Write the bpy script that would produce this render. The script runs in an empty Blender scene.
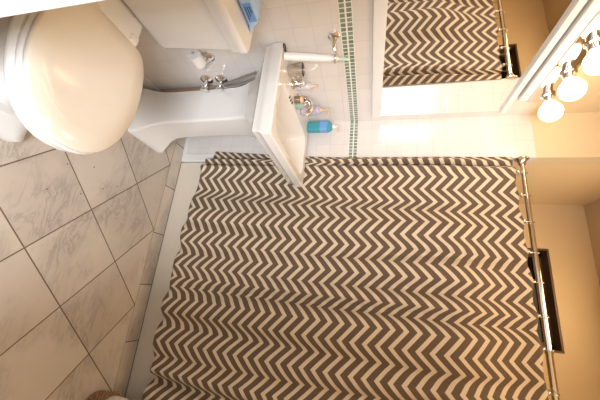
import bpy, bmesh, math, random
from mathutils import Vector, Matrix, noise
PI = math.pi
random.seed(7)
scene = bpy.context.scene
C = scene.collection

# ------------------------------------------------------------------ camera
cam_data = bpy.data.cameras.new('camera')
cam = bpy.data.objects.new('camera', cam_data)
C.objects.link(cam)
CAM_RIGHT = Vector((0.9491322, 0.31382892, 0.02568014))
CAM_UP = Vector((-0.09819, 0.2174977, 0.9711094))
CAM_FWD = Vector((-0.29917684, 0.92423274, -0.23724893))
# the photograph was taken upright and is stored turned a quarter, so the camera is rolled 90 degrees
cx_, cy_, cz_ = CAM_UP, -CAM_RIGHT, -CAM_FWD
cam.matrix_world = Matrix(((cx_.x, cy_.x, cz_.x, 1.0461), (cx_.y, cy_.y, cz_.y, 0.0),
                           (cx_.z, cy_.z, cz_.z, 1.2798), (0, 0, 0, 1)))
cam_data.sensor_fit = 'HORIZONTAL'
cam_data.sensor_width = 36.0
cam_data.lens = 293.12 / 600 * 36.0
cam_data.clip_start = 0.02
scene.camera = cam

# ------------------------------------------------------------------ light
world = bpy.data.worlds.new('hall_daylight')
scene.world = world
world.use_nodes = True
world.node_tree.nodes['Background'].inputs[0].default_value = (1.0, 0.98, 0.96, 1)
world.node_tree.nodes['Background'].inputs[1].default_value = 0.32
BULB_STRENGTH = 4.3
BULB_COLOR = (1.0, 0.66, 0.33)
al = bpy.data.lights.new('hall_window_light', 'AREA')
al.shape = 'RECTANGLE'; al.size = 0.9; al.size_y = 1.5
al.energy = 46.0; al.color = (0.92, 0.96, 1.0)
alo = bpy.data.objects.new('hall_window_light', al)
C.objects.link(alo)
alo.location = (2.25, -1.45, 1.45)
alo.rotation_euler = (Vector((0.35, 0.95, 0.45)) - Vector(alo.location)).to_track_quat('-Z', 'Y').to_euler()

cl = bpy.data.lights.new('room_fill_light', 'AREA')  # added warm fill without a fixture, lifts the whole room
cl.shape = 'DISK'; cl.size = 0.6; cl.energy = 4.0; cl.color = (1.0, 0.72, 0.43)
clo = bpy.data.objects.new('room_fill_light', cl)
C.objects.link(clo)
clo.location = (1.15, 0.75, 2.72)
sl = bpy.data.lights.new('alcove_fill_light', 'AREA')  # added fill above the tub, brightens the alcove walls
sl.shape = 'DISK'; sl.size = 0.5; sl.energy = 2.3; sl.color = (1.0, 0.72, 0.42)
slo = bpy.data.objects.new('alcove_fill_light', sl)
C.objects.link(slo)
slo.location = (1.0, 1.80, 2.735)

scene.view_settings.view_transform = 'Standard'
scene.view_settings.look = 'None'
scene.view_settings.exposure = 1.22
scene.view_settings.gamma = 1.0
scene.view_settings.use_curve_mapping = False

# ------------------------------------------------------------------ helpers
def tag(o, label=None, cat=None, group=None, kind=None):
    if label: o['label'] = label
    if cat: o['category'] = cat
    if group: o['group'] = group
    if kind: o['kind'] = kind
    return o

def thing(name, label, cat, loc, group=None):
    o = bpy.data.objects.new(name, None)
    o.empty_display_size = 0.05
    o.location = loc
    C.objects.link(o)
    return tag(o, label, cat, group)

def root_loc(o):
    v = Vector((0, 0, 0))
    while o is not None:
        v += Vector(o.location)
        o = o.parent
    return v

def obj(name, bm, mat, parent=None, smooth=None, label=None):
    """link a bmesh (built in room coordinates) as one mesh object"""
    bmesh.ops.recalc_face_normals(bm, faces=bm.faces)
    if parent is not None:
        bmesh.ops.translate(bm, verts=bm.verts, vec=-root_loc(parent))
    me = bpy.data.meshes.new(name)
    bm.to_mesh(me); bm.free()
    me.materials.append(mat)
    if smooth is not None:
        for p in me.polygons: p.use_smooth = True
        me.set_sharp_from_angle(angle=math.radians(smooth))
    o = bpy.data.objects.new(name, me)
    C.objects.link(o)
    if parent is not None: o.parent = parent
    if label: o['label'] = label
    return o

def solo(name, bm, mat, label, cat, group=None, smooth=None, kind=None):
    """a thing that is one mesh: origin moved to its base"""
    xs = [v.co for v in bm.verts]
    base = Vector((sum(v.x for v in xs) / len(xs), sum(v.y for v in xs) / len(xs), min(v.z for v in xs)))
    bmesh.ops.translate(bm, verts=bm.verts, vec=-base)
    o = obj(name, bm, mat, None, smooth)
    o.location = base
    return tag(o, label, cat, group, kind)

def struct(name, bm, mat, smooth=None):
    o = obj(name, bm, mat, None, smooth)
    o['kind'] = 'structure'
    return o

def box(bm, x0, x1, y0, y1, z0, z1, bev=0.0, seg=2):
    vs = [bm.verts.new(p) for p in ((x0, y0, z0), (x1, y0, z0), (x1, y1, z0), (x0, y1, z0),
                                    (x0, y0, z1), (x1, y0, z1), (x1, y1, z1), (x0, y1, z1))]
    fs = [bm.faces.new([vs[i] for i in q]) for q in ((3, 2, 1, 0), (4, 5, 6, 7), (0, 1, 5, 4), (1, 2, 6, 5), (2, 3, 7, 6), (3, 0, 4, 7))]
    if bev > 0:
        es = list({e for f in fs for e in f.edges})
        bmesh.ops.bevel(bm, geom=es, offset=bev, segments=seg, profile=0.6, affect='EDGES')
    return bm

def B(*a, **k):
    return box(bmesh.new(), *a, **k)

def loft(bm, loops, cap0=True, cap1=True):
    rows = [[bm.verts.new(p) for p in lp] for lp in loops]
    n = len(rows[0])
    for a, b in zip(rows, rows[1:]):
        for i in range(n):
            j = (i + 1) % n
            bm.faces.new((a[i], a[j], b[j], b[i]))
    if cap0: bm.faces.new(list(reversed(rows[0])))
    if cap1: bm.faces.new(rows[-1])
    return bm

def rrect(x0, x1, y0, y1, z, r, n=5):
    """rounded rectangle loop; r is one radius or four (x0y0, x1y0, x1y1, x0y1)"""
    if not isinstance(r, (list, tuple)): r = [r] * 4
    out = []
    for (cx, cy, a0), rr in zip(((x0, y0, PI), (x1, y0, 1.5 * PI), (x1, y1, 0), (x0, y1, 0.5 * PI)), r):
        ox = cx + (rr if cx == x0 else -rr); oy = cy + (rr if cy == y0 else -rr)
        for k in range(n + 1):
            a = a0 + 0.5 * PI * k / n
            out.append((ox + rr * math.cos(a), oy + rr * math.sin(a), z))
    return out

def frame_of(d):
    d = d.normalized()
    a = Vector((0, 0, 1)) if abs(d.z) < 0.9 else Vector((1, 0, 0))
    u = d.cross(a).normalized()
    return u, d.cross(u).normalized()

def lathe(bm, p0, axis, prof, n=24):
    """revolve (radius, distance along axis) about p0"""
    p0 = Vector(p0); d = Vector(axis).normalized(); u, w = frame_of(d)
    loops = []
    for r, h in prof:
        r = max(r, 1e-4)
        loops.append([p0 + d * h + (u * math.cos(2 * PI * k / n) + w * math.sin(2 * PI * k / n)) * r for k in range(n)])
    return loft(bm, loops)

def L(*a, **k):
    return lathe(bmesh.new(), *a, **k)

def tube(bm, pts, r, n=10, cap=True):
    pts = [Vector(p) for p in pts]
    rs = r if isinstance(r, (list, tuple)) else [r] * len(pts)
    loops = []; u = None
    for i, p in enumerate(pts):
        d = (pts[min(i + 1, len(pts) - 1)] - pts[max(i - 1, 0)]).normalized()
        if u is None: u, w = frame_of(d)
        else:
            u = (u - d * u.dot(d)).normalized(); w = d.cross(u)
        loops.append([p + (u * math.cos(2 * PI * k / n) + w * math.sin(2 * PI * k / n)) * rs[i] for k in range(n)])
    return loft(bm, loops, cap, cap)

def T(*a, **k):
    return tube(bmesh.new(), *a, **k)

def bez(p, n=14):
    p = [Vector(q) for q in p]; out = []
    for i in range(n + 1):
        t = i / n; q = list(p)
        while len(q) > 1: q = [a.lerp(b, t) for a, b in zip(q, q[1:])]
        out.append(q[0])
    return out

def torus(bm, c, axis, R, r, n=24, m=8):
    c = Vector(c); d = Vector(axis).normalized(); u, w = frame_of(d)
    rows = []
    for i in range(n):
        a = 2 * PI * i / n; e = u * math.cos(a) + w * math.sin(a)
        rows.append([bm.verts.new(c + e * (R + r * math.cos(2 * PI * k / m)) + d * r * math.sin(2 * PI * k / m)) for k in range(m)])
    for i in range(n):
        for k in range(m):
            bm.faces.new((rows[i][k], rows[(i + 1) % n][k], rows[(i + 1) % n][(k + 1) % m], rows[i][(k + 1) % m]))
    return bm

# ------------------------------------------------------------------ materials
class NT:
    def __init__(self, name):
        self.m = bpy.data.materials.new(name); self.m.use_nodes = True
        self.t = self.m.node_tree; self.b = self.t.nodes['Principled BSDF']
    def n(self, typ, **k):
        nd = self.t.nodes.new(typ)
        for a, v in k.items(): setattr(nd, a, v)
        return nd
    def l(self, a, b): self.t.links.new(a, b)
    def math(self, op, a, b=None, c=None):
        nd = self.n('ShaderNodeMath', operation=op)
        for i, v in enumerate((a, b, c)):
            if v is None: continue
            if isinstance(v, (int, float)): nd.inputs[i].default_value = v
            else: self.l(v, nd.inputs[i])
        return nd.outputs[0]
    def mix(self, f, a, b, blend='MIX'):
        nd = self.n('ShaderNodeMix', data_type='RGBA', blend_type=blend)
        for s, v in ((nd.inputs[0], f), (nd.inputs[6], a), (nd.inputs[7], b)):
            if isinstance(v, (int, float)): s.default_value = v
            elif isinstance(v, tuple): s.default_value = (*v, 1)
            else: self.l(v, s)
        return nd.outputs[2]
    def pos(self):
        g = self.n('ShaderNodeNewGeometry'); s = self.n('ShaderNodeSeparateXYZ'); self.l(g.outputs['Position'], s.inputs[0])
        return g.outputs['Position'], s.outputs
    def set(self, **k):
        for a, v in k.items():
            s = self.b.inputs[a.replace('_', ' ')]
            if isinstance(v, (int, float)): s.default_value = v
            elif isinstance(v, tuple): s.default_value = (*v, 1) if len(v) == 3 else v
            else: self.l(v, s)
        return self.m
    def bump(self, h, strength=0.3, dist=0.002):
        b = self.n('ShaderNodeBump'); b.inputs['Strength'].default_value = strength; b.inputs['Distance'].default_value = dist
        self.l(h, b.inputs['Height']); self.l(b.outputs[0], self.b.inputs['Normal'])

def simple(name, col, rough=0.5, metal=0.0, var=0.04, scale=30, **k):
    t = NT(name)
    p, _ = t.pos()
    no = t.n('ShaderNodeTexNoise'); no.inputs['Scale'].default_value = scale; t.l(p, no.inputs['Vector'])
    lo = tuple(c * (1 - var) for c in col); hi = tuple(min(1, c * (1 + var)) for c in col)
    t.set(Base_Color=t.mix(no.outputs[0], lo, hi), Roughness=rough, Metallic=metal, **k)
    return t.m

M = {}
M['porcelain'] = simple('white porcelain', (0.80, 0.79, 0.78), 0.12, var=0.01)
M['seat'] = simple('warm-lit toilet lid plastic', (0.80, 0.745, 0.66), 0.10, var=0.01)  # warm bulb light put into the cream of a white lid
M['tub'] = simple('tub enamel', (0.76, 0.69, 0.58), 0.22, var=0.02)
M['chrome'] = simple('chrome', (0.80, 0.79, 0.78), 0.09, 1.0, var=0.01)
M['steel'] = simple('brushed steel', (0.62, 0.60, 0.57), 0.25, 1.0, var=0.03)
M['paint'] = simple('cream wall paint', (0.74, 0.62, 0.43), 0.55, var=0.015, scale=8)
M['alcove_paint'] = simple('tan alcove paint', (0.80, 0.63, 0.40), 0.6, var=0.02, scale=8)
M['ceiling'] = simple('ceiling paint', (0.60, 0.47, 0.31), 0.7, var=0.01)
M['trim'] = simple('white gloss trim paint', (0.86, 0.87, 0.88), 0.3, var=0.01)
M['shade_brown'] = simple('shaded brown window casing', (0.14, 0.085, 0.045), 0.45, var=0.15, scale=20)  # shade inside the window recess put into this brown
M['night_glass'] = simple('dark window glass', (0.01, 0.01, 0.012), 0.05, var=0.0, Specular_IOR_Level=0.12)
M['back_brown'] = simple('matte brown', (0.28, 0.18, 0.12), 0.9, var=0.15)
M['white_plastic'] = simple('white plastic', (0.86, 0.87, 0.86), 0.3, var=0.01)
M['tan_plastic'] = simple('tan plastic', (0.72, 0.52, 0.33), 0.4, var=0.03)
M['black'] = simple('black rubber', (0.02, 0.02, 0.02), 0.6, var=0.1)
M['paper'] = simple('white tissue paper', (0.86, 0.86, 0.85), 0.9, var=0.03, scale=120)
M['lilac'] = simple('lilac label plastic', (0.50, 0.44, 0.62), 0.3, var=0.05)
M['clear'] = simple('cloudy clear plastic', (0.62, 0.61, 0.64), 0.1, var=0.05)
M['green_cap'] = simple('green plastic', (0.30, 0.46, 0.36), 0.3, var=0.05)
M['pale_green'] = simple('pale green plastic', (0.55, 0.72, 0.60), 0.3, var=0.03)
M['brown_glass'] = simple('brown glass', (0.22, 0.12, 0.07), 0.15, var=0.05)
M['wicker'] = simple('brown wicker', (0.30, 0.17, 0.08), 0.7, var=0.5, scale=70)
M['linen'] = simple('cream linen', (0.78, 0.70, 0.58), 0.9, var=0.05, scale=60)
M['hose'] = simple('braided steel hose', (0.40, 0.39, 0.38), 0.35, 0.9, var=0.35, scale=400)
M['speck'] = simple('dark crumb', (0.03, 0.025, 0.02), 0.8, var=0.3)
M['mark_blue'] = simple('dark blue print', (0.03, 0.06, 0.22), 0.4, var=0.05)
M['blue_label'] = simple('mid blue print', (0.16, 0.36, 0.72), 0.4, var=0.05)

def glassy(name, col, rough=0.08, trans=0.6):
    t = NT(name); p, _ = t.pos()
    no = t.n('ShaderNodeTexNoise'); no.inputs['Scale'].default_value = 40; t.l(p, no.inputs['Vector'])
    t.set(Base_Color=t.mix(no.outputs[0], tuple(c * .85 for c in col), col), Roughness=rough, Transmission_Weight=trans, IOR=1.4)
    return t.m
M['blue_liquid'] = glassy('teal blue wash', (0.10, 0.52, 0.62), 0.06, 0.35)
M['blue_film'] = glassy('pale blue wrapper', (0.44, 0.66, 1.0), 0.15, 0.0)

t = NT('mirror silver'); t.set(Base_Color=(0.93, 0.93, 0.91), Metallic=1.0, Roughness=0.0); M['mirror'] = t.m
t = NT('lit frosted bulb'); t.set(Base_Color=(1, 1, 1), Emission_Color=BULB_COLOR, Emission_Strength=BULB_STRENGTH); M['bulb'] = t.m

def tile_mat(name, hx, hz_top, tw, th, col=(0.76, 0.722, 0.70), grout=(0.63, 0.59, 0.56), off=(0.0, 0.0), top=None, band=False):
    """glazed square wall tile on a vertical wall; hx is the horizontal axis (0 = x, 1 = y)"""
    t = NT(name); p, s = t.pos()
    h = t.math('ADD', s[hx], off[0]); z = t.math('ADD', s[2], off[1])
    def edge(v, w):
        f = t.math('PINGPONG', v, w / 2)          # 0 at a tile edge
        return f
    d = t.math('MINIMUM', edge(h, tw), edge(z, th))
    g = t.math('LESS_THAN', d, 0.0011)
    cell = t.n('ShaderNodeCombineXYZ')
    t.l(t.math('FLOOR', t.math('DIVIDE', h, tw)), cell.inputs[0]); t.l(t.math('FLOOR', t.math('DIVIDE', z, th)), cell.inputs[1])
    wn = t.n('ShaderNodeTexWhiteNoise', noise_dimensions='3D'); t.l(cell.outputs[0], wn.inputs['Vector'])
    c = t.mix(wn.outputs['Value'], tuple(x * .97 for x in col), tuple(min(1, x * 1.02) for x in col))
    c = t.mix(g, c, grout)
    r = t.math('MULTIPLY_ADD', g, 0.5, 0.16)
    t.set(Base_Color=c, Roughness=r)
    smooth = t.math('MINIMUM', d, 0.004)
    t.bump(smooth, 0.35, 0.25)
    return t.m

def mosaic_mat(name, hx, z0, z1):
    t = NT(name); p, s = t.pos()
    n_ = 0.0215
    zz = t.math('SUBTRACT', s[2], z0)
    hgt = (z1 - z0) / 2
    dx = t.math('PINGPONG', s[hx], n_ / 2); dz = t.math('PINGPONG', zz, hgt / 2)
    g = t.math('MAXIMUM', t.math('LESS_THAN', dx, 0.0021), t.math('LESS_THAN', dz, 0.0036))
    cell = t.n('ShaderNodeCombineXYZ')
    t.l(t.math('FLOOR', t.math('DIVIDE', s[hx], n_)), cell.inputs[0]); t.l(t.math('FLOOR', t.math('DIVIDE', zz, hgt)), cell.inputs[1])
    wn = t.n('ShaderNodeTexWhiteNoise', noise_dimensions='3D'); t.l(cell.outputs[0], wn.inputs['Vector'])
    c = t.mix(wn.outputs['Value'], (0.18, 0.225, 0.185), (0.30, 0.345, 0.295))
    c = t.mix(g, c, (0.80, 0.84, 0.76))
    t.set(Base_Color=c, Roughness=t.math('MULTIPLY_ADD', g, 0.5, 0.12))
    return t.m

def marble_mat(name, border=False):
    t = NT(name); p, s = t.pos()
    NX, NY, S = 0.3413, 1.5079, 0.305
    x = t.math('SUBTRACT', s[0], NX); y = t.math('SUBTRACT', s[1], NY)
    if border:
        a = t.math('ADD', x, 0.165); b = None
        cell_a = t.math('FLOOR', t.math('DIVIDE', a, 0.305)); cell_b = 0.0
        d = t.math('PINGPONG', a, 0.1525)
        d = t.math('MINIMUM', d, t.math('ABSOLUTE', t.math('SUBTRACT', s[1], NY)))
        d = t.math('MINIMUM', d, t.math('ABSOLUTE', t.math('SUBTRACT', s[1], 1.6075)))
    else:
        k = math.sqrt(0.5)
        a = t.math('MULTIPLY', t.math('SUBTRACT', y, x), k); b = t.math('MULTIPLY', t.math('ADD', x, y), k)
        cell_a = t.math('FLOOR', t.math('DIVIDE', a, S)); cell_b = t.math('FLOOR', t.math('DIVIDE', b, S))
        d = t.math('MINIMUM', t.math('PINGPONG', a, S / 2), t.math('PINGPONG', b, S / 2))
    cc = t.n('ShaderNodeCombineXYZ'); t.l(cell_a, cc.inputs[0])
    if not border: t.l(cell_b, cc.inputs[1])
    wn = t.n('ShaderNodeTexWhiteNoise', noise_dimensions='3D'); t.l(cc.outputs[0], wn.inputs['Vector'])
    # each tile shifts the vein pattern
    sc = t.n('ShaderNodeVectorMath', operation='SCALE'); t.l(wn.outputs['Color'], sc.inputs[0]); sc.inputs['Scale'].default_value = 7.0
    ad = t.n('ShaderNodeVectorMath', operation='ADD'); t.l(p, ad.inputs[0]); t.l(sc.outputs[0], ad.inputs[1])
    mp = t.n('ShaderNodeMapping'); mp.inputs['Rotation'].default_value = (0, 0, math.radians(62)); mp.inputs['Scale'].default_value = (1.0, 3.2, 1.0)
    t.l(ad.outputs[0], mp.inputs['Vector'])
    n1 = t.n('ShaderNodeTexNoise'); n1.inputs['Scale'].default_value = 5.5; n1.inputs['Detail'].default_value = 8; n1.inputs['Roughness'].default_value = 0.68; n1.inputs['Distortion'].default_value = 0.7
    t.l(mp.outputs[0], n1.inputs['Vector'])
    vein = t.math('ABSOLUTE', t.math('SUBTRACT', n1.outputs[0], 0.5))
    rp = t.n('ShaderNodeMapRange'); t.l(vein, rp.inputs[0]); rp.inputs[1].default_value = 0.0; rp.inputs[2].default_value = 0.05; rp.inputs[3].default_value = 1.0; rp.inputs[4].default_value = 0.0
    n2 = t.n('ShaderNodeTexNoise'); n2.inputs['Scale'].default_value = 4.0; n2.inputs['Detail'].default_value = 4; t.l(ad.outputs[0], n2.inputs['Vector'])
    r2 = t.n('ShaderNodeMapRange'); t.l(n2.outputs[0], r2.inputs[0]); r2.inputs[1].default_value = 0.42; r2.inputs[2].default_value = 0.66
    base = t.mix(wn.outputs['Value'], (0.60, 0.53, 0.465), (0.69, 0.62, 0.55))
    c = t.mix(t.math('MULTIPLY', r2.outputs[0], 0.55), base, (0.47, 0.415, 0.37))
    c = t.mix(t.math('MULTIPLY', t.math('MULTIPLY', rp.outputs[0], r2.outputs[0]), 0.62), c, (0.27, 0.245, 0.23))
    g = t.math('LESS_THAN', d, 0.0026)
    c = t.mix(g, c, (0.16, 0.115, 0.075))
    t.set(Base_Color=c, Roughness=t.math('MULTIPLY_ADD', g, 0.4, 0.30))
    return t.m

def curtain_mat():
    t = NT('chevron cotton'); uv = t.n('ShaderNodeUVMap', uv_map='cloth')
    s = t.n('ShaderNodeSeparateXYZ'); t.l(uv.outputs[0], s.inputs[0])
    U, V = s.outputs[0], s.outputs[1]
    P_, A_, PV = 0.146, 0.90, 0.0545
    zig = t.math('PINGPONG', U, P_ / 2)
    v = t.math('DIVIDE', t.math('SUBTRACT', V, t.math('MULTIPLY', zig, A_)), PV)
    f = t.math('FRACT', t.math('ADD', v, 100.0))
    g = t.math('LESS_THAN', f, 0.40)
    nz = t.n('ShaderNodeTexNoise'); nz.inputs['Scale'].default_value = 900; t.l(uv.outputs[0], nz.inputs['Vector'])
    dark = t.mix(nz.outputs[0], (0.105, 0.069, 0.043), (0.160, 0.108, 0.072))
    light = t.mix(nz.outputs[0], (0.64, 0.535, 0.405), (0.76, 0.65, 0.505))
    t.set(Base_Color=t.mix(g, dark, light), Roughness=0.85, Sheen_Weight=0.1)
    return t.m
M['curtain'] = curtain_mat()

# ------------------------------------------------------------------ dimensions
YR, SX, YB, W, H = 1.608, 0.259, 2.387, 1.785, 2.75
BZ0, BZ1 = 1.136, 1.190          # mosaic band
TOP = 2.11                       # top of the tiling
YN0, YN1 = 0.09, 0.222           # doorway wall
DX0, DX1, DZ = 0.70, 1.50, 2.05
M['tile_y'] = tile_mat('glazed wall tile', 1, TOP, 0.101, 0.0835, off=(10.006, 10.0))
M['tile_x'] = tile_mat('glazed wall tile', 0, TOP, 0.101, 0.0835, off=(10.04, 10.0))
M['mosaic_y'] = mosaic_mat('green glass mosaic', 1, BZ0, BZ1)
M['mosaic_x'] = mosaic_mat('green glass mosaic', 0, BZ0, BZ1)
M['marble'] = marble_mat('marble floor tile')
M['marble_border'] = marble_mat('marble border tile', True)
M['floor_dark'] = simple('grout', (0.16, 0.115, 0.075), 0.8)

# ------------------------------------------------------------------ setting
def wall_with_band(name, trim_name, axis, a0, a1, tile, mos, face, back):
    """tiled wall up to TOP with the mosaic band let in"""
    bm = bmesh.new()
    def slab(z0, z1, f=face):
        if axis == 1: box(bm, min(f, back), max(f, back), a0, a1, z0, z1)
        else: box(bm, a0, a1, min(f, back), max(f, back), z0, z1)
    slab(0.0, TOP)
    struct(name, bm, tile)
    bm = bmesh.new()
    d = 0.0012 if axis == 1 else -0.0012
    if axis == 1: box(bm, face - .001, face + d, a0, a1, BZ0, BZ1)
    else: box(bm, a0, a1, face + d, face + .001, BZ0, BZ1)
    struct(trim_name, bm, mos)

struct('floor', B(-0.05, W + .05, YN0 - 2.2, 1.508, -0.06, 0.0), M['marble'])
struct('trim_1', B(-0.05, W + .05, 1.508, YR + 0.01, -0.06, 0.0), M['marble_border'])
struct('floor_alcove', B(-0.05, W + .05, YR + .01, YB + .05, -0.06, 0.0), M['floor_dark'])
wall_with_band('wall_left', 'trim_2', 1, YN1, YR, M['tile_y'], M['mosaic_y'], 0.0, -0.10)
struct('wall_left_upper', B(-0.10, 0.0, YN1, YR, TOP, H), M['paint'])
wall_with_band('wall_return', 'trim_3', 0, 0.0, SX, M['tile_x'], M['mosaic_x'], YR, YR + 0.09)
struct('wall_return_upper', B(0.0, SX, YR, YR + .09, TOP, H), M['paint'])
# alcove end wall is plastered above the tub, flush with the return's outer corner
struct('wall_alcove_left', B(SX - 0.10, SX, YR + .09, YB, 0.0, H), M['alcove_paint'])
# alcove back wall with a window opening
WX0, WX1, WZ0, WZ1 = 0.585, 1.252, 1.75, 2.494
bm = bmesh.new()
box(bm, SX - .1, WX0, YB, YB + .16, 0, H); box(bm, WX1, W, YB, YB + .16, 0, H)
box(bm, WX0, WX1, YB, YB + .16, 0, WZ0); box(bm, WX0, WX1, YB, YB + .16, WZ1, H)
struct('wall_back', bm, M['alcove_paint'])
struct('wall_right_alcove', B(W, W + .1, YR, YB + .16, 0, H), M['alcove_paint'])
struct('wall_right', B(W, W + .1, YN0, YR, 0, H), M['paint'])
bm = bmesh.new()
box(bm, -0.1, DX0 - .02, YN0, YN1 - .012, 0, H); box(bm, DX1 + .02, W + .1, YN0, YN1 - .012, 0, H); box(bm, DX0 - .02, DX1 + .02, YN0, YN1 - .012, DZ + .02, H)
struct('wall_near', bm, M['paint'])
bm = bmesh.new()
box(bm, DX0 - .085, DX0 - .004, YN1 - .012, YN1, 0, DZ + .08, .003); box(bm, DX1 + .004, DX1 + .085, YN1 - .012, YN1, 0, DZ + .08, .003)
box(bm, DX0 - .085, DX1 + .085, YN1 - .012, YN1, DZ + .004, DZ + .085, .003)
box(bm, DX0 - .02, DX0, YN0 - .01, YN1 + .001, 0, DZ, .002); box(bm, DX1, DX1 + .02, YN0 - .01, YN1 + .001, 0, DZ, .002)
box(bm, DX0, DX1, YN0 - .01, YN1 + .001, DZ, DZ + .02, .002)
struct('door_1', bm, M['trim'])
struct('ceiling', B(-0.1, W + .1, YN0, YB + .16, H, H + .05), M['ceiling'])
# cove base and corner bullnose
bm = bmesh.new()
box(bm, 0.0, 0.010, YN1, YR, 0.0, 0.055, .003)
struct('baseboard_left', bm, M['porcelain'])
bm = bmesh.new()
box(bm, 0.010, SX - .045, YR - .010, YR, 0.0, 0.036, .003)
box(bm, SX - .045, SX + .012, YR - .008, YR + .02, 0.0, 0.405, .006)
struct('baseboard_return', bm, M['porcelain'])
# window
win = bmesh.new()
fw = 0.035
box(win, WX0, WX1, YB + .002, YB + .115, WZ1 - .012, WZ1 - .001); box(win, WX0, WX0 + .012, YB + .002, YB + .115, WZ0, WZ1 - .012); box(win, WX1 - .012, WX1, YB + .002, YB + .115, WZ0, WZ1 - .012)
box(win, WX0 + .012, WX1 - .012, YB + .002, YB + .115, WZ0, WZ0 + .015)
wo = struct('window_1', win, M['shade_brown'])
bm = bmesh.new()
for a in ((WX0 + .012, WX1 - .012, WZ1 - .012 - fw, WZ1 - .012), (WX0 + .012, WX1 - .012, WZ0 + .015, WZ0 + .015 + fw), (WX0 + .012, WX0 + .012 + fw, WZ0 + .015, WZ1 - .012), (WX1 - .012 - fw, WX1 - .012, WZ0 + .015, WZ1 - .012), (WX0 + .012, WX1 - .012, 2.10, 2.14)):
    box(bm, a[0], a[1], YB + .085, YB + .112, a[2], a[3])
obj('sash', bm, M['shade_brown'], wo)
obj('pane', B(WX0 + .02, WX1 - .02, YB + .112, YB + .118, WZ0 + .02, WZ1 - .015), M['night_glass'], wo)

# ------------------------------------------------------------------ bathtub
def tub_loops():
    x0, x1, y0, y1 = SX + .014, W - .004, YR + .004, YB - .004
    lp = [rrect(x0, x1, y0, y1, 0.0, .012), rrect(x0, x1, y0, y1, 0.385, .012), rrect(x0 + .004, x1 - .004, y0 + .004, y1 - .004, 0.40, .012)]
    lp += [rrect(x0 + .07, x1 - .07, y0 + .06, y1 - .06, 0.402, .12), rrect(x0 + .085, x1 - .085, y0 + .075, y1 - .075, 0.392, .13)]
    lp += [rrect(x0 + .14, x1 - .11, y0 + .11, y1 - .11, 0.15, .14), rrect(x0 + .22, x1 - .16, y0 + .16, y1 - .16, 0.10, .12)]
    return lp
tub = thing('bathtub', 'built in cream enamel bathtub behind the chevron shower curtain', 'bathtub', (1.0, 1.98, 0))
obj('tub_shell', loft(bmesh.new(), tub_loops()), M['tub'], tub, 40)
obj('drain', L((0.50, 1.99, 0.1005), (0, 0, 1), [(.0, 0), (.03, 0), (.03, .003), (.02, .004), (.0, .004)]), M['chrome'], tub, 40)

# ------------------------------------------------------------------ curtain rod, rings, curtain
RY, RZ = 1.621, 2.045
rod = thing('curtain_rod', 'horizontal chrome shower curtain rod across the tub alcove', 'curtain rod', (1.02, RY, RZ))
obj('pole', T([(SX + .004, RY, RZ), (1.19, RY, RZ)], .0120, 16), M['chrome'], rod, 40)
obj('sleeve', T([(1.175, RY, RZ), (1.19, RY, RZ), (1.195, RY, RZ), (W - .004, RY, RZ)], [.0165, .0165, .0140, .0140], 16), M['chrome'], rod, 40)
for xx, d in ((SX + .001, 1), (W - .001, -1)):
    obj('flange', L((xx, RY, RZ), (d, 0, 0), [(.0, 0), (.034, 0), (.034, .004), (.024, .012), (.017, .03), (.016, .034), (.0, .034)]), M['chrome'], rod, 40)

HOOKS = [0.345, 0.470, 0.607, 0.757, 0.893, 1.040, 1.175, 1.341, 1.480, 1.610, 1.735]
CT, CB = 2.003, 0.208
creases = [(0.42, .030, .022, .015), (0.545, .036, .020, -.03), (0.70, .034, .024, .03), (0.845, .042, .022, -.02), (0.99, .032, .024, .02), (1.12, .042, .022, -.03), (1.27, .034, .022, .04), (1.43, .038, .024, .0), (1.515, .055, .018, .09), (1.65, .036, .022, 0)]
def cloth_y(x, h):
    """h = 0 at the hem, 1 at the top: soft bulges between narrower creases"""
    e = min(1.0, max(0.30, (x - .40) / .30))      # the cloth lies flatter next to the sink
    y = 1.562 + 0.028 * (1 - e) + (0.040 - 0.022 * (1 - e)) * h
    for cx, d, w, lean in creases:
        c = cx + lean * h + 0.024 * math.sin(3.1 * h + cx * 9)
        amp = 1.40 * d * (0.45 + 0.60 * h + 0.30 * math.sin(5 * h + 11 * cx)) * (e if cx > .35 else .55)
        if cx == 1.515: amp = 1.2 * d * max(0.12, 1.0 - 1.1 * h)
        amp *= 0.62 + 0.38 * min(1.0, max(0.0, (x - .4) / .8))
        amp *= 1.0 - 0.45 * max(0.0, h - .8) / .2
        y += amp * (math.exp(-((x - c) / (1.5 * w)) ** 2) - .38)
    y += e * (0.010 * noise.noise((x * 3.2, h * 2.2, 2.0)) + 0.0025 * noise.noise((x * 9, h * 7, 5.0)))
    # tucked back against the tiled return, then one sharp pleat
    k = min(1.0, max(0.0, (x - .252) / .040))
    y = 1.600 + (y - 1.600) * k * k * (3 - 2 * k)
    c = .306 + .006 * math.sin(4 * h)
    y += (.040 + .012 * h) * math.exp(-abs(x - c) / .008) - .018 * math.exp(-((x - c - .03) / .018) ** 2) - .014 * math.exp(-((x - c + .022) / .010) ** 2)
    k = max(0.0, (h - .80) / .20)
    y += (1.603 + .35 * (y - 1.590) - y) * k * k * (3 - 2 * k)   # gathered up under the rod
    if x < .56:                          # clear of the sink's far side
        y = max(y, 1.580 - 0.5 * max(0.0, x - .475) - 0.25 * max(0.0, abs(h - .36) - .055))
    return min(y, 1.6035) if x < SX + .02 else min(y, 1.630 if h > .28 else 1.607)
bm = bmesh.new()
NU, NV = 420, 100
grid = []
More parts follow.
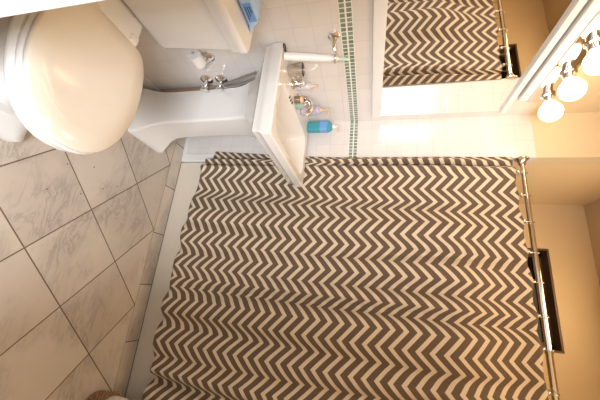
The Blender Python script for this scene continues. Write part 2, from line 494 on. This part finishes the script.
for j in range(NV + 1):
    h = j / NV; row = []; acc = 0.0; prev = None
    for i in range(NU + 1):
        s = i / NU
        xl = SX - .004 - 0.054 * max(0.0, 1 - h * 1.9) ** 1.3 
        x = xl + (W - .012 - xl) * s
        y = cloth_y(x, h)
        zt = CT
        zb = CB + .006 * math.sin(x * 9) + .004 * math.sin(x * 31) + (0.036 * max(0, (0.31 - x) / 0.1) if x < .31 else 0)
        # the cloth droops a little between the hooks
        dd = min(abs(x - k) for k in HOOKS)
        zt -= 0.010 * min(1, dd / .06) ** 1.5
        z = zb + (zt - zb) * h
        p = Vector((x, y, z))
        if prev is not None: acc += math.hypot(p.x - prev.x, (p.y - prev.y) * 1.0)
        prev = p; row.append((p, acc))
    grid.append(row)
vv = [[bm.verts.new(p) for p, _ in r] for r in grid]
uvl = bm.loops.layers.uv.new('cloth')
UOFF, VOFF = 0.0, 0.0
for j in range(NV):
    for i in range(NU):
        f = bm.faces.new((vv[j][i], vv[j][i + 1], vv[j + 1][i + 1], vv[j + 1][i]))
        for lp, (a, b) in zip(f.loops, ((j, i), (j, i + 1), (j + 1, i + 1), (j + 1, i))):
            lp[uvl].uv = (grid[NV // 2][b][1] + UOFF, grid[a][b][0].z + VOFF)
cur = solo('shower_curtain', bm, M['curtain'], 'taupe and cream chevron fabric shower curtain hanging from the chrome rod', 'shower curtain', smooth=60)
so = cur.modifiers.new('cloth', 'SOLIDIFY'); so.thickness = 0.0014; so.offset = 0

def make_ring(x, label):
    r = thing('curtain_ring', label, 'curtain ring', (x, RY, RZ), 'curtain rings on the shower rod')
    bm = torus(bmesh.new(), (x, RY - .004, RZ - .013), (1, .12, 0), .0275, .0015, 24, 6)
    obj('wire', bm, M['steel'], r, 60)
    yb = cloth_y(x, 1.0)
    obj('bead', L((x, 1.594, CT + .006), (0, 0, -1), [(.0, -.010), (.006, -.008), (.010, 0), (.006, .008), (.0, .010)], n=14), M['steel'], r, 80)
    return r
ordinal = ['first', 'second', 'third', 'fourth', 'fifth', 'sixth', 'seventh', 'eighth', 'ninth', 'tenth', 'eleventh']
ring0 = make_ring(HOOKS[0], 'wire curtain ring closest to the rod flange beside the vanity lights')
for k, x in enumerate(HOOKS[1:], 1):
    c = ring0.copy(); C.objects.link(c); c.location.x = x
    c['label'] = 'wire curtain ring on the shower rod, %s one counting from the rod flange' % ordinal[k]
    for ch in ring0.children:
        d = ch.copy(); C.objects.link(d); d.parent = c

# ------------------------------------------------------------------ mirror and vanity light
mir = thing('wall_mirror', 'large frameless mirror on the tiled wall under the bulb bar', 'mirror', (0.0, 1.0, 1.27))
obj('glass', B(0.0015, 0.006, 0.42, 1.552, 1.318, 1.940, .001), M['mirror'], mir)
obj('bottom_ledge', B(0.0015, 0.016, 0.42, 1.552, 1.268, 1.318, .004), M['trim'], mir, 40, 'white ledge')

obj('top_ledge', B(0.0015, 0.024, 0.42, 1.552, 1.940, 1.968, .004), M['trim'], mir, 40, 'white ledge')

lamp = thing('vanity_light', 'chrome bar light with a row of round bare bulbs above the mirror', 'light fixture', (0.0, 0.965, 1.98))
obj('housing', B(0.001, 0.040, 0.52, 1.425, 1.975, 2.100, .004), M['trim'], lamp, 40)
obj('face_plate', B(0.040, 0.047, 0.515, 1.43, 2.012, 2.102, .003), M['chrome'], lamp, 40, 'chrome face plate')
for k in range(6):
    y = 1.385 - .155 * k
    sk = obj('socket', L((0.046, y, 2.078), (1, 0, 0), [(.0, 0), (.030, 0), (.030, .006), (.023, .010), (.023, .034), (.025, .036), (.025, .042), (.0, .042)]), M['chrome'], lamp, 40)
    prof = [(.014, .0), (.016, .012)] + [(.0460 * math.sin(a), .056 - .0460 * math.cos(a)) for a in [0.5 + (PI - .5) * i / 14 for i in range(15)]]
    obj('bulb', L((0.078, y, 2.078), (1, 0, 0), prof), M['bulb'], lamp, 80, 'lit round bulb')

# ------------------------------------------------------------------ pedestal sink
SY0, SY1, SXF, SZ = 0.957, 1.568, 0.462, 0.886
cy = 0.5 * (SY0 + SY1)
sink = thing('pedestal_sink', 'white pedestal sink with a squared basin against the tiled wall', 'sink', (0.2, cy, 0))
lp = []
bx0 = 0.004
lp.append(rrect(0.03, 0.25, cy - .118, cy + .118, 0.655, .03))
lp.append(rrect(0.02, 0.30, cy - .150, cy + .150, 0.695, .04))
lp.append(rrect(0.01, 0.37, cy - .205, cy + .205, 0.745, .04))
lp.append(rrect(bx0, 0.425, cy - .280, cy + .280, 0.795, .03))
lp.append(rrect(bx0, 0.442, SY0 + .014, SY1 - .014, 0.800, (.008, .010, .010, .008)))
lp.append(rrect(bx0, 0.446, SY0 + .010, SY1 - .010, 0.822, (.008, .010, .010, .008)))
lp.append(rrect(bx0, 0.450, SY0 + .006, SY1 - .006, 0.828, (.008, .010, .010, .008)))
lp.append(rrect(bx0, SXF, SY0, SY1, 0.845, (.008, .010, .010, .008)))
lp.append(rrect(bx0, SXF, SY0, SY1, SZ - .006, (.008, .010, .010, .008)))
lp.append(rrect(bx0, SXF - .006, SY0 + .006, SY1 - .006, SZ, (.008, .010, .010, .008)))
lp.append(rrect(0.155, SXF - .038, SY0 + .045, SY1 - .045, SZ - .002, (.05, .06, .06, .05)))
lp.append(rrect(0.162, SXF - .045, SY0 + .052, SY1 - .052, SZ - .010, (.05, .06, .06, .05)))
lp.append(rrect(0.185, SXF - .085, SY0 + .11, SY1 - .11, SZ - .100, (.05, .06, .06, .05)))
lp.append(rrect(0.225, SXF - .125, SY0 + .19, SY1 - .19, SZ - .128, .04))
basin = obj('basin', loft(bmesh.new(), lp), M['porcelain'], sink, 35)
obj('drain', L((0.285, cy, SZ - .1275), (0, 0, 1), [(.0, 0), (.022, 0), (.022, .003), (.0, .004)]), M['chrome'], basin, 40)
for k, (x, y) in enumerate(((.156, 1.14), (.156, 1.163), (.154, 1.186))):
    obj('overflow_slot', B(x - .007, x + .007, y - .0028, y + .0028, SZ - .006, SZ + .0004), M['black'], basin, None, 'small dark slot')
# pedestal column with a flared foot
lp = []
for z, hw, xf, rr in ((0.0, .130, .318, .014), (.030, .130, .318, .014), (.036, .126, .314, .014), (.065, .110, .292, .014), (.10, .094, .266, .014), (.14, .086, .250, .014), (.20, .084, .243, .014), (.42, .083, .240, .014), (.56, .085, .240, .014), (.60, .092, .242, .016), (.63, .104, .246, .02), (.66, .122, .256, .02)):
    lp.append(rrect(0.045, xf, cy - hw, cy + hw, z, (.004, rr, rr, .004)))
obj('pedestal', loft(bmesh.new(), lp), M['porcelain'], sink, 40)
obj('pedestal_back', B(0.028, 0.045, cy - .088, cy + .088, 0.10, 0.65), M['back_brown'], sink, None, 'brown strip at the back of the pedestal')  # thin brown strip along the column's back edge
# faucet set on the deck
fau = obj('spout', T(bez([(.075, cy, SZ), (.075, cy, SZ + .085), (.13, cy, SZ + .10), (.175, cy, SZ + .055)]), [.015] * 5 + [.012] * 10, 14), M['chrome'], sink, 40)
obj('spout_base', L((.075, cy, SZ - .001), (0, 0, 1), [(.0, 0), (.026, 0), (.026, .006), (.018, .012), (.0, .012)]), M['chrome'], fau, 40)
for yy in (cy - .115, cy + .115):
    hb = obj('tap', L((.075, yy, SZ - .001), (0, 0, 1), [(.0, 0), (.025, 0), (.025, .006), (.018, .014), (.015, .034), (.020, .038), (.020, .052), (.010, .058), (.0, .058)]), M['chrome'], sink, 40)
    obj('tap_cap', L((.075, yy, SZ + .056), (0, 0, 1), [(.0, 0), (.010, 0), (.008, .005), (.0, .007)]), M['white_plastic'], hb, 40, 'white cap')

# plumbing under the sink
def valve(y, z, label):
    v = thing('water_valve', label, 'valve', (0.0, y, z))
    obj('escutcheon', L((.001, y, z), (1, 0, 0), [(.0, 0), (.034, 0), (.033, .006), (.022, .013), (.012, .016), (.0, .016)]), M['chrome'], v, 40)
    obj('stem', L((.010, y, z), (1, 0, 0), [(.0, 0), (.010, 0), (.010, .022), (.015, .024), (.015, .044), (.009, .046), (.009, .056), (.0, .056)], n=18), M['chrome'], v, 40)
    obj('handle', L((.062, y, z), (1, 0, 0), [(.0, 0), (.016, 0), (.020, .004), (.020, .012), (.014, .015), (.0, .015)], n=12), M['chrome'], v, 40)
    return v
valve(1.158, .482, 'chrome shut-off valve under the sink, the higher of two on the tile')
valve(1.150, .398, 'chrome shut-off valve beside the pedestal, the lower of two on the tile')
for k, (lab, dy) in enumerate((('braided steel supply hose under the sink, the one nearer the toilet tank', -.018), ('braided steel supply hose under the sink, the one nearer the pedestal column', .014))):
    solo('supply_hose', T(bez([(.052, 1.150 + dy * .5, .497), (.06, 1.140 + dy, .56), (.066, 1.118 + dy * 1.1, .62), (.064, 1.095 + dy, .67), (.062, 1.085 + dy, .722)]), .0062, 10), M['hose'], lab, 'hose', 'supply hoses under the sink', 60)

# ------------------------------------------------------------------ toilet
TY = 0.580
toi = thing('toilet', 'white toilet with its lid closed, beside the pedestal sink', 'toilet', (0.35, TY, 0))
obj('tank', loft(bmesh.new(), [rrect(.012, .176, TY - .188, TY + .188, .455, .02), rrect(.010, .186, TY - .198, TY + .198, .474, .02), rrect(.010, .208, TY - .218, TY + .218, .755, .022)]), M['porcelain'], toi, 40)
obj('tank_lid', loft(bmesh.new(), [rrect(.006, .214, TY - .216, TY + .216, .755, .022), rrect(.006, .222, TY - .220, TY + .220, .768, .022), rrect(.006, .222, TY - .220, TY + .220, .785, .022), rrect(.006, .226, TY - .223, TY + .223, .791, .022), rrect(.006, .226, TY - .223, TY + .223, .812, .022), rrect(.010, .221, TY - .218, TY + .218, .820, .022)]), M['porcelain'], toi, 35)
def oval(x0, x1, hw, z, n=48, flat=0.0):
    """egg-shaped outline with its long axis on x; flat > 0 gives a straight hinge side at x0"""
    out = []
    xc = x0 + (x1 - x0) * .42
    for k in range(n):
        a = 2 * PI * (k + .5) / n
        ca, sa = math.cos(a), math.sin(a)
        sg = 1 if sa >= 0 else -1
        if ca >= 0 or not flat:
            x = xc + ((x1 - xc) if ca >= 0 else (xc - x0)) * ca
            y = hw * sg * abs(sa) ** (.86 if ca >= 0 else 1.0)
        else:
            q = -ca                       # 0 at the widest place, 1 on the axis
            if q < .82:
                tt = q / .82; x = xc - (xc - x0) * math.sin(tt * PI / 2) ** 1.0
                y = sg * hw * (flat + (1 - flat) * math.cos(tt * PI / 2) ** .9)
            else:
                x = x0; y = sg * hw * flat * (1 - (q - .82) / .18)
        out.append((x, TY + y, z))
    return out
lp = [oval(.13, .57, .118, 0.0), oval(.13, .57, .118, .03), oval(.135, .56, .112, .05), oval(.14, .53, .105, .14), oval(.14, .56, .118, .22), oval(.15, .64, .155, .29), oval(.17, .698, .184, .345), oval(.18, .716, .192, .372), oval(.18, .718, .193, .386), oval(.185, .712, .188, .398)]
obj('bowl', loft(bmesh.new(), lp), M['porcelain'], toi, 50)
# squared plinth at the foot of the bowl
obj('foot', loft(bmesh.new(), [rrect(.14, .634, TY - .128, TY + .128, 0.0, .028), rrect(.14, .634, TY - .128, TY + .128, .030, .028), rrect(.15, .622, TY - .116, TY + .116, .046, .03), rrect(.15, .600, TY - .104, TY + .104, .075, .045), rrect(.155, .57, TY - .095, TY + .095, .085, .045)]), M['porcelain'], toi, 40)
obj('rear_deck', loft(bmesh.new(), [rrect(.03, .28, TY - .085, TY + .085, .20, .03), rrect(.05, .30, TY - .100, TY + .100, .37, .03), rrect(.06, .30, TY - .098, TY + .098, .436, .03), rrect(.066, .294, TY - .092, TY + .092, .443, .03)]), M['porcelain'], toi, 40)
F_ = .56
obj('seat', loft(bmesh.new(), [oval(.262, .716, .178, .400, flat=F_), oval(.260, .722, .182, .406, flat=F_), oval(.260, .722, .182, .416, flat=F_), oval(.264, .717, .178, .421, flat=F_)]), M['porcelain'], toi, 50)
obj('seat_lid', loft(bmesh.new(), [oval(.266, .714, .175, .424, flat=F_), oval(.264, .718, .178, .428, flat=F_), oval(.264, .718, .178, .438, flat=F_), oval(.269, .712, .173, .443, flat=F_), oval(.32, .65, .12, .4445, flat=F_)]), M['seat'], toi, 50)
for yy in (TY - .075, TY + .075):
    obj('hinge', B(.236, .268, yy - .016, yy + .016, .425, .452, .006), M['seat'], toi, 40)

# ------------------------------------------------------------------ things on the tank and walls
pk = thing('wipes_pack', 'pale blue plastic pack of wipes lying on the toilet tank lid', 'pack', (.088, .64, .820))
bm = bmesh.new()
pts = []
for k, (s_, w, hh) in enumerate(((0, .050, .004), (.012, .052, .006), (.03, .052, .040), (.06, .053, .055), (.12, .053, .058), (.18, .053, .055), (.21, .052, .042), (.228, .052, .006), (.24, .050, .004))):
    y = .54 + s_
    pts.append([(.088 + w * math.cos(a) * (abs(math.cos(a)) ** -.5 if abs(math.cos(a)) > 1e-6 else 1), y, .822 + hh * .5 + .5 * hh * math.sin(a) * (abs(math.sin(a)) ** -.5 if abs(math.sin(a)) > 1e-6 else 1)) for a in [2 * PI * i / 20 + .05 for i in range(20)]])
body = obj('wrapper', loft(bm, pts), M['blue_film'], pk, 50)
obj('label_patch', B(.1395, .1425, .665, .735, .836, .866, .0008), M['blue_label'], body, None, 'mid blue printed patch')
for k in range(3):
    obj('printed_line', B(.1424, .1432, .675, .725 - .012 * k, .841 + .008 * k, .8445 + .008 * k), M['mark_blue'], body, None, 'dark blue printed line')

tp = thing('paper_holder', 'chrome paper holder on the tile below the tank corner', 'paper holder', (0.0, .985, .475))
obj('flange', L((.001, 1.000, .492), (1, 0, 0), [(.0, 0), (.030, 0), (.030, .005), (.022, .012), (.016, .014), (.0, .014)]), M['chrome'], tp, 40)
obj('arm', T(bez([(.012, 1.000, .492), (.055, 1.005, .490), (.060, .998, .480), (.060, .960, .472)], 10) + [Vector((.060, .915, .472))], .006, 12), M['chrome'], tp, 40)
solo('toilet_roll', T([(.060, .985, .472), (.060, .925, .472)], .030, 24), M['paper'], 'small white toilet paper roll on the chrome holder below the tank', 'toilet paper', smooth=40)

hk = thing('wall_hook', 'chrome wall bracket with a ring, on the tile just below the green band', 'bracket', (0.0, .957, 1.108))
obj('flange', L((.001, .960, 1.108), (1, 0, 0), [(.0, 0), (.026, 0), (.026, .005), (.020, .010), (.012, .013), (.0, .013)]), M['chrome'], hk, 40)
obj('arm', T([(.010, .960, 1.108), (.030, .968, 1.109), (.050, .990, 1.110)], .0085, 14), M['chrome'], hk, 40)
obj('ring', torus(bmesh.new(), (.066, 1.014, 1.111), (.0, .2, 1), .020, .006, 24, 10), M['chrome'], hk, 60)
wd = thing('white_wand', 'slim white tube standing on the sink rim, held by the chrome bracket', 'wand', (.066, .975, SZ))
axis = Vector((0, .048, .262)); b0 = Vector((.066, .978, SZ + .002))
def ax(t_): return b0 + axis * t_
obj('body', T([ax(0), ax(.01), ax(.12), ax(.5), ax(.78), ax(.86), ax(.9)], [.010, .0165, .0175, .0165, .0145, .011, .007], 18), M['white_plastic'], wd, 50)
obj('tip', T([ax(.89), ax(.98), ax(1.07), ax(1.09)], [.0062, .0075, .0065, .003], 14), M['pale_green'], wd, 50, 'pale green tip')

# small goods on the sink deck
def bottle(name, label, cat, x, y, prof, mat, parts, group=None):
    b = thing(name, label, cat, (x, y, SZ), group)
    obj('body', L((x, y, SZ), (0, 0, 1), prof, n=20), mat, b, 40)
    for pn, pr, m, z in parts:
        obj(pn, L((x, y, SZ + z), (0, 0, 1), pr, n=16), m, b, 40)
    return b
cup = thing('silver_cup', 'silver tumbler with a side handle beside the white tube on the sink', 'cup', (.060, 1.075, SZ))
obj('body', L((.060, 1.075, SZ), (0, 0, 1), [(.0, 0), (.026, 0), (.029, .004), (.033, .068), (.030, .068), (.027, .008), (.0, .008)]), M['steel'], cup, 40)
obj('handle', T(bez([(.078, 1.100, SZ + .058), (.095, 1.128, SZ + .062), (.095, 1.126, SZ + .012), (.076, 1.098, SZ + .016)]), .004, 8), M['steel'], cup, 60)
bottle('clear_bottle', 'cloudy clear little bottle with a tan nozzle beside the first tap', 'bottle', .034, 1.222,
       [(.0, 0), (.016, 0), (.018, .004), (.018, .070), (.012, .078), (.008, .080), (.0, .080)], M['clear'], [('nozzle', [(.0, 0), (.009, 0), (.009, .012), (.006, .018), (.004, .030), (.0, .030)], M['tan_plastic'], .079)], 'toiletries on the sink deck')
bottle('brown_jar', 'small dark brown jar on the sink beside the clear bottle', 'jar', .112, 1.222,
       [(.0, 0), (.018, 0), (.018, .024), (.014, .030), (.0, .030)], M['brown_glass'], [('lid', [(.0, 0), (.016, 0), (.016, .012), (.0, .012)], M['tan_plastic'], .029)], 'toiletries on the sink deck')
bottle('green_tub', 'short green container with a chrome lid beside the sink spout', 'container', .118, 1.262,
       [(.0, 0), (.018, 0), (.019, .004), (.018, .036), (.0, .036)], M['green_cap'], [('lid', [(.0, 0), (.0185, 0), (.0185, .010), (.015, .014), (.0, .014)], M['chrome'], .035)], 'toiletries on the sink deck')
pb = bottle('lilac_bottle', 'lilac labelled bottle with a thin pump nozzle, left of the blue bottle', 'bottle', .082, 1.362,
       [(.0, 0), (.021, 0), (.026, .005), (.026, .090), (.015, .102), (.009, .106), (.0, .106)], M['lilac'], [('pump', [(.0, 0), (.011, 0), (.011, .014), (.004, .016), (.004, .050), (.0, .050)], M['tan_plastic'], .105)], 'toiletries on the sink deck')
obj('spray_head', B(.078, .117, 1.357, 1.367, SZ + .150, SZ + .160, .003), M['tan_plastic'], pb)
bb = thing('blue_bottle', 'translucent blue hand wash bottle with a pump, in the sink corner', 'bottle', (.075, 1.548, SZ), 'toiletries on the sink deck')
obj('body', loft(bmesh.new(), [rrect(.045, .105, 1.522, 1.562, SZ, .012), rrect(.042, .108, 1.519, 1.565, SZ + .006, .014), rrect(.042, .108, 1.519, 1.565, SZ + .130, .014), rrect(.052, .098, 1.530, 1.560, SZ + .148, .014), rrect(.064, .086, 1.536, 1.553, SZ + .154, .007)]), M['blue_liquid'], bb, 40)
obj('label_band', loft(bmesh.new(), [rrect(.0412, .1088, 1.5182, 1.5658, SZ + .078, .014), rrect(.0412, .1088, 1.5182, 1.5658, SZ + .122, .014)]), M['blue_label'], bb, 40, 'blue printed label')
obj('pump_collar', L((.075, 1.5445, SZ + .153), (0, 0, 1), [(.0, 0), (.013, 0), (.013, .014), (.005, .016), (.005, .034), (.0, .034)], n=16), M['white_plastic'], bb, 40)
obj('pump_spout', B(.070, .112, 1.5395, 1.5495, SZ + .184, SZ + .194, .003), M['tan_plastic'], bb)
# a black hair tie left on the rim
hb_ = bmesh.new()
torus(hb_, (0, 0, 0), (0, 0, 1), .014, .0026, 24, 8)
bmesh.ops.scale(hb_, verts=hb_.verts, vec=(.85, 1.35, 1))
bmesh.ops.translate(hb_, verts=hb_.verts, vec=(.024, .974, SZ + .003))
solo('hair_tie', hb_, M['black'], 'black elastic hair tie lying on the near corner of the sink', 'hair tie', smooth=60)

# ------------------------------------------------------------------ basket at the right end of the tub
bk = thing('wicker_basket', 'low brown wicker basket with a cream cloth liner beside the tub end', 'basket', (1.695, 1.398, 0))
def circ(r, z, wob=0.0, n=40, c=(1.695, 1.398)):
    return [(c[0] + (r + wob * math.sin(9 * 2 * PI * k / n)) * math.cos(2 * PI * k / n), c[1] + (r + wob * math.sin(9 * 2 * PI * k / n)) * math.sin(2 * PI * k / n), z) for k in range(n)]
obj('basket_body', loft(bmesh.new(), [circ(.075, 0), circ(.085, .01), circ(.088, .05), circ(.09, .08), circ(.083, .08), circ(.078, .02)]), M['wicker'], bk, 40)
for k, (z, r) in enumerate(((.012, .088), (.030, .090), (.048, .092), (.066, .093), (.080, .093))):
    tb = bmesh.new()
    n = 60
    tube(tb, [(1.695 + (r + .004 * (-1) ** i) * math.cos(2 * PI * i / n), 1.398 + (r + .004 * (-1) ** i) * math.sin(2 * PI * i / n), z) for i in range(n + 1)], .0075, 6)
    obj('weave', tb, M['wicker'], bk, 60)
obj('liner', loft(bmesh.new(), [circ(.080, .07, .003), circ(.086, .11, .005), circ(.082, .17, .006), circ(.060, .215, .005), circ(.03, .232, .002), circ(.01, .235)]), M['linen'], bk, 60, 'cream cloth liner')

# ------------------------------------------------------------------ crumbs on the floor
bm = bmesh.new()
for (x, y) in ((.62, .90), (.58, 1.02), (.66, 1.10), (.72, 1.00), (.75, .86), (.62, 1.17)):
    bmesh.ops.create_icosphere(bm, subdivisions=1, radius=.0026, matrix=Matrix.Translation((x, y, .003)))
solo('floor_crumbs', bm, M['speck'], 'few scattered dark crumbs on the pale floor beside the toilet', 'crumbs', kind='stuff')
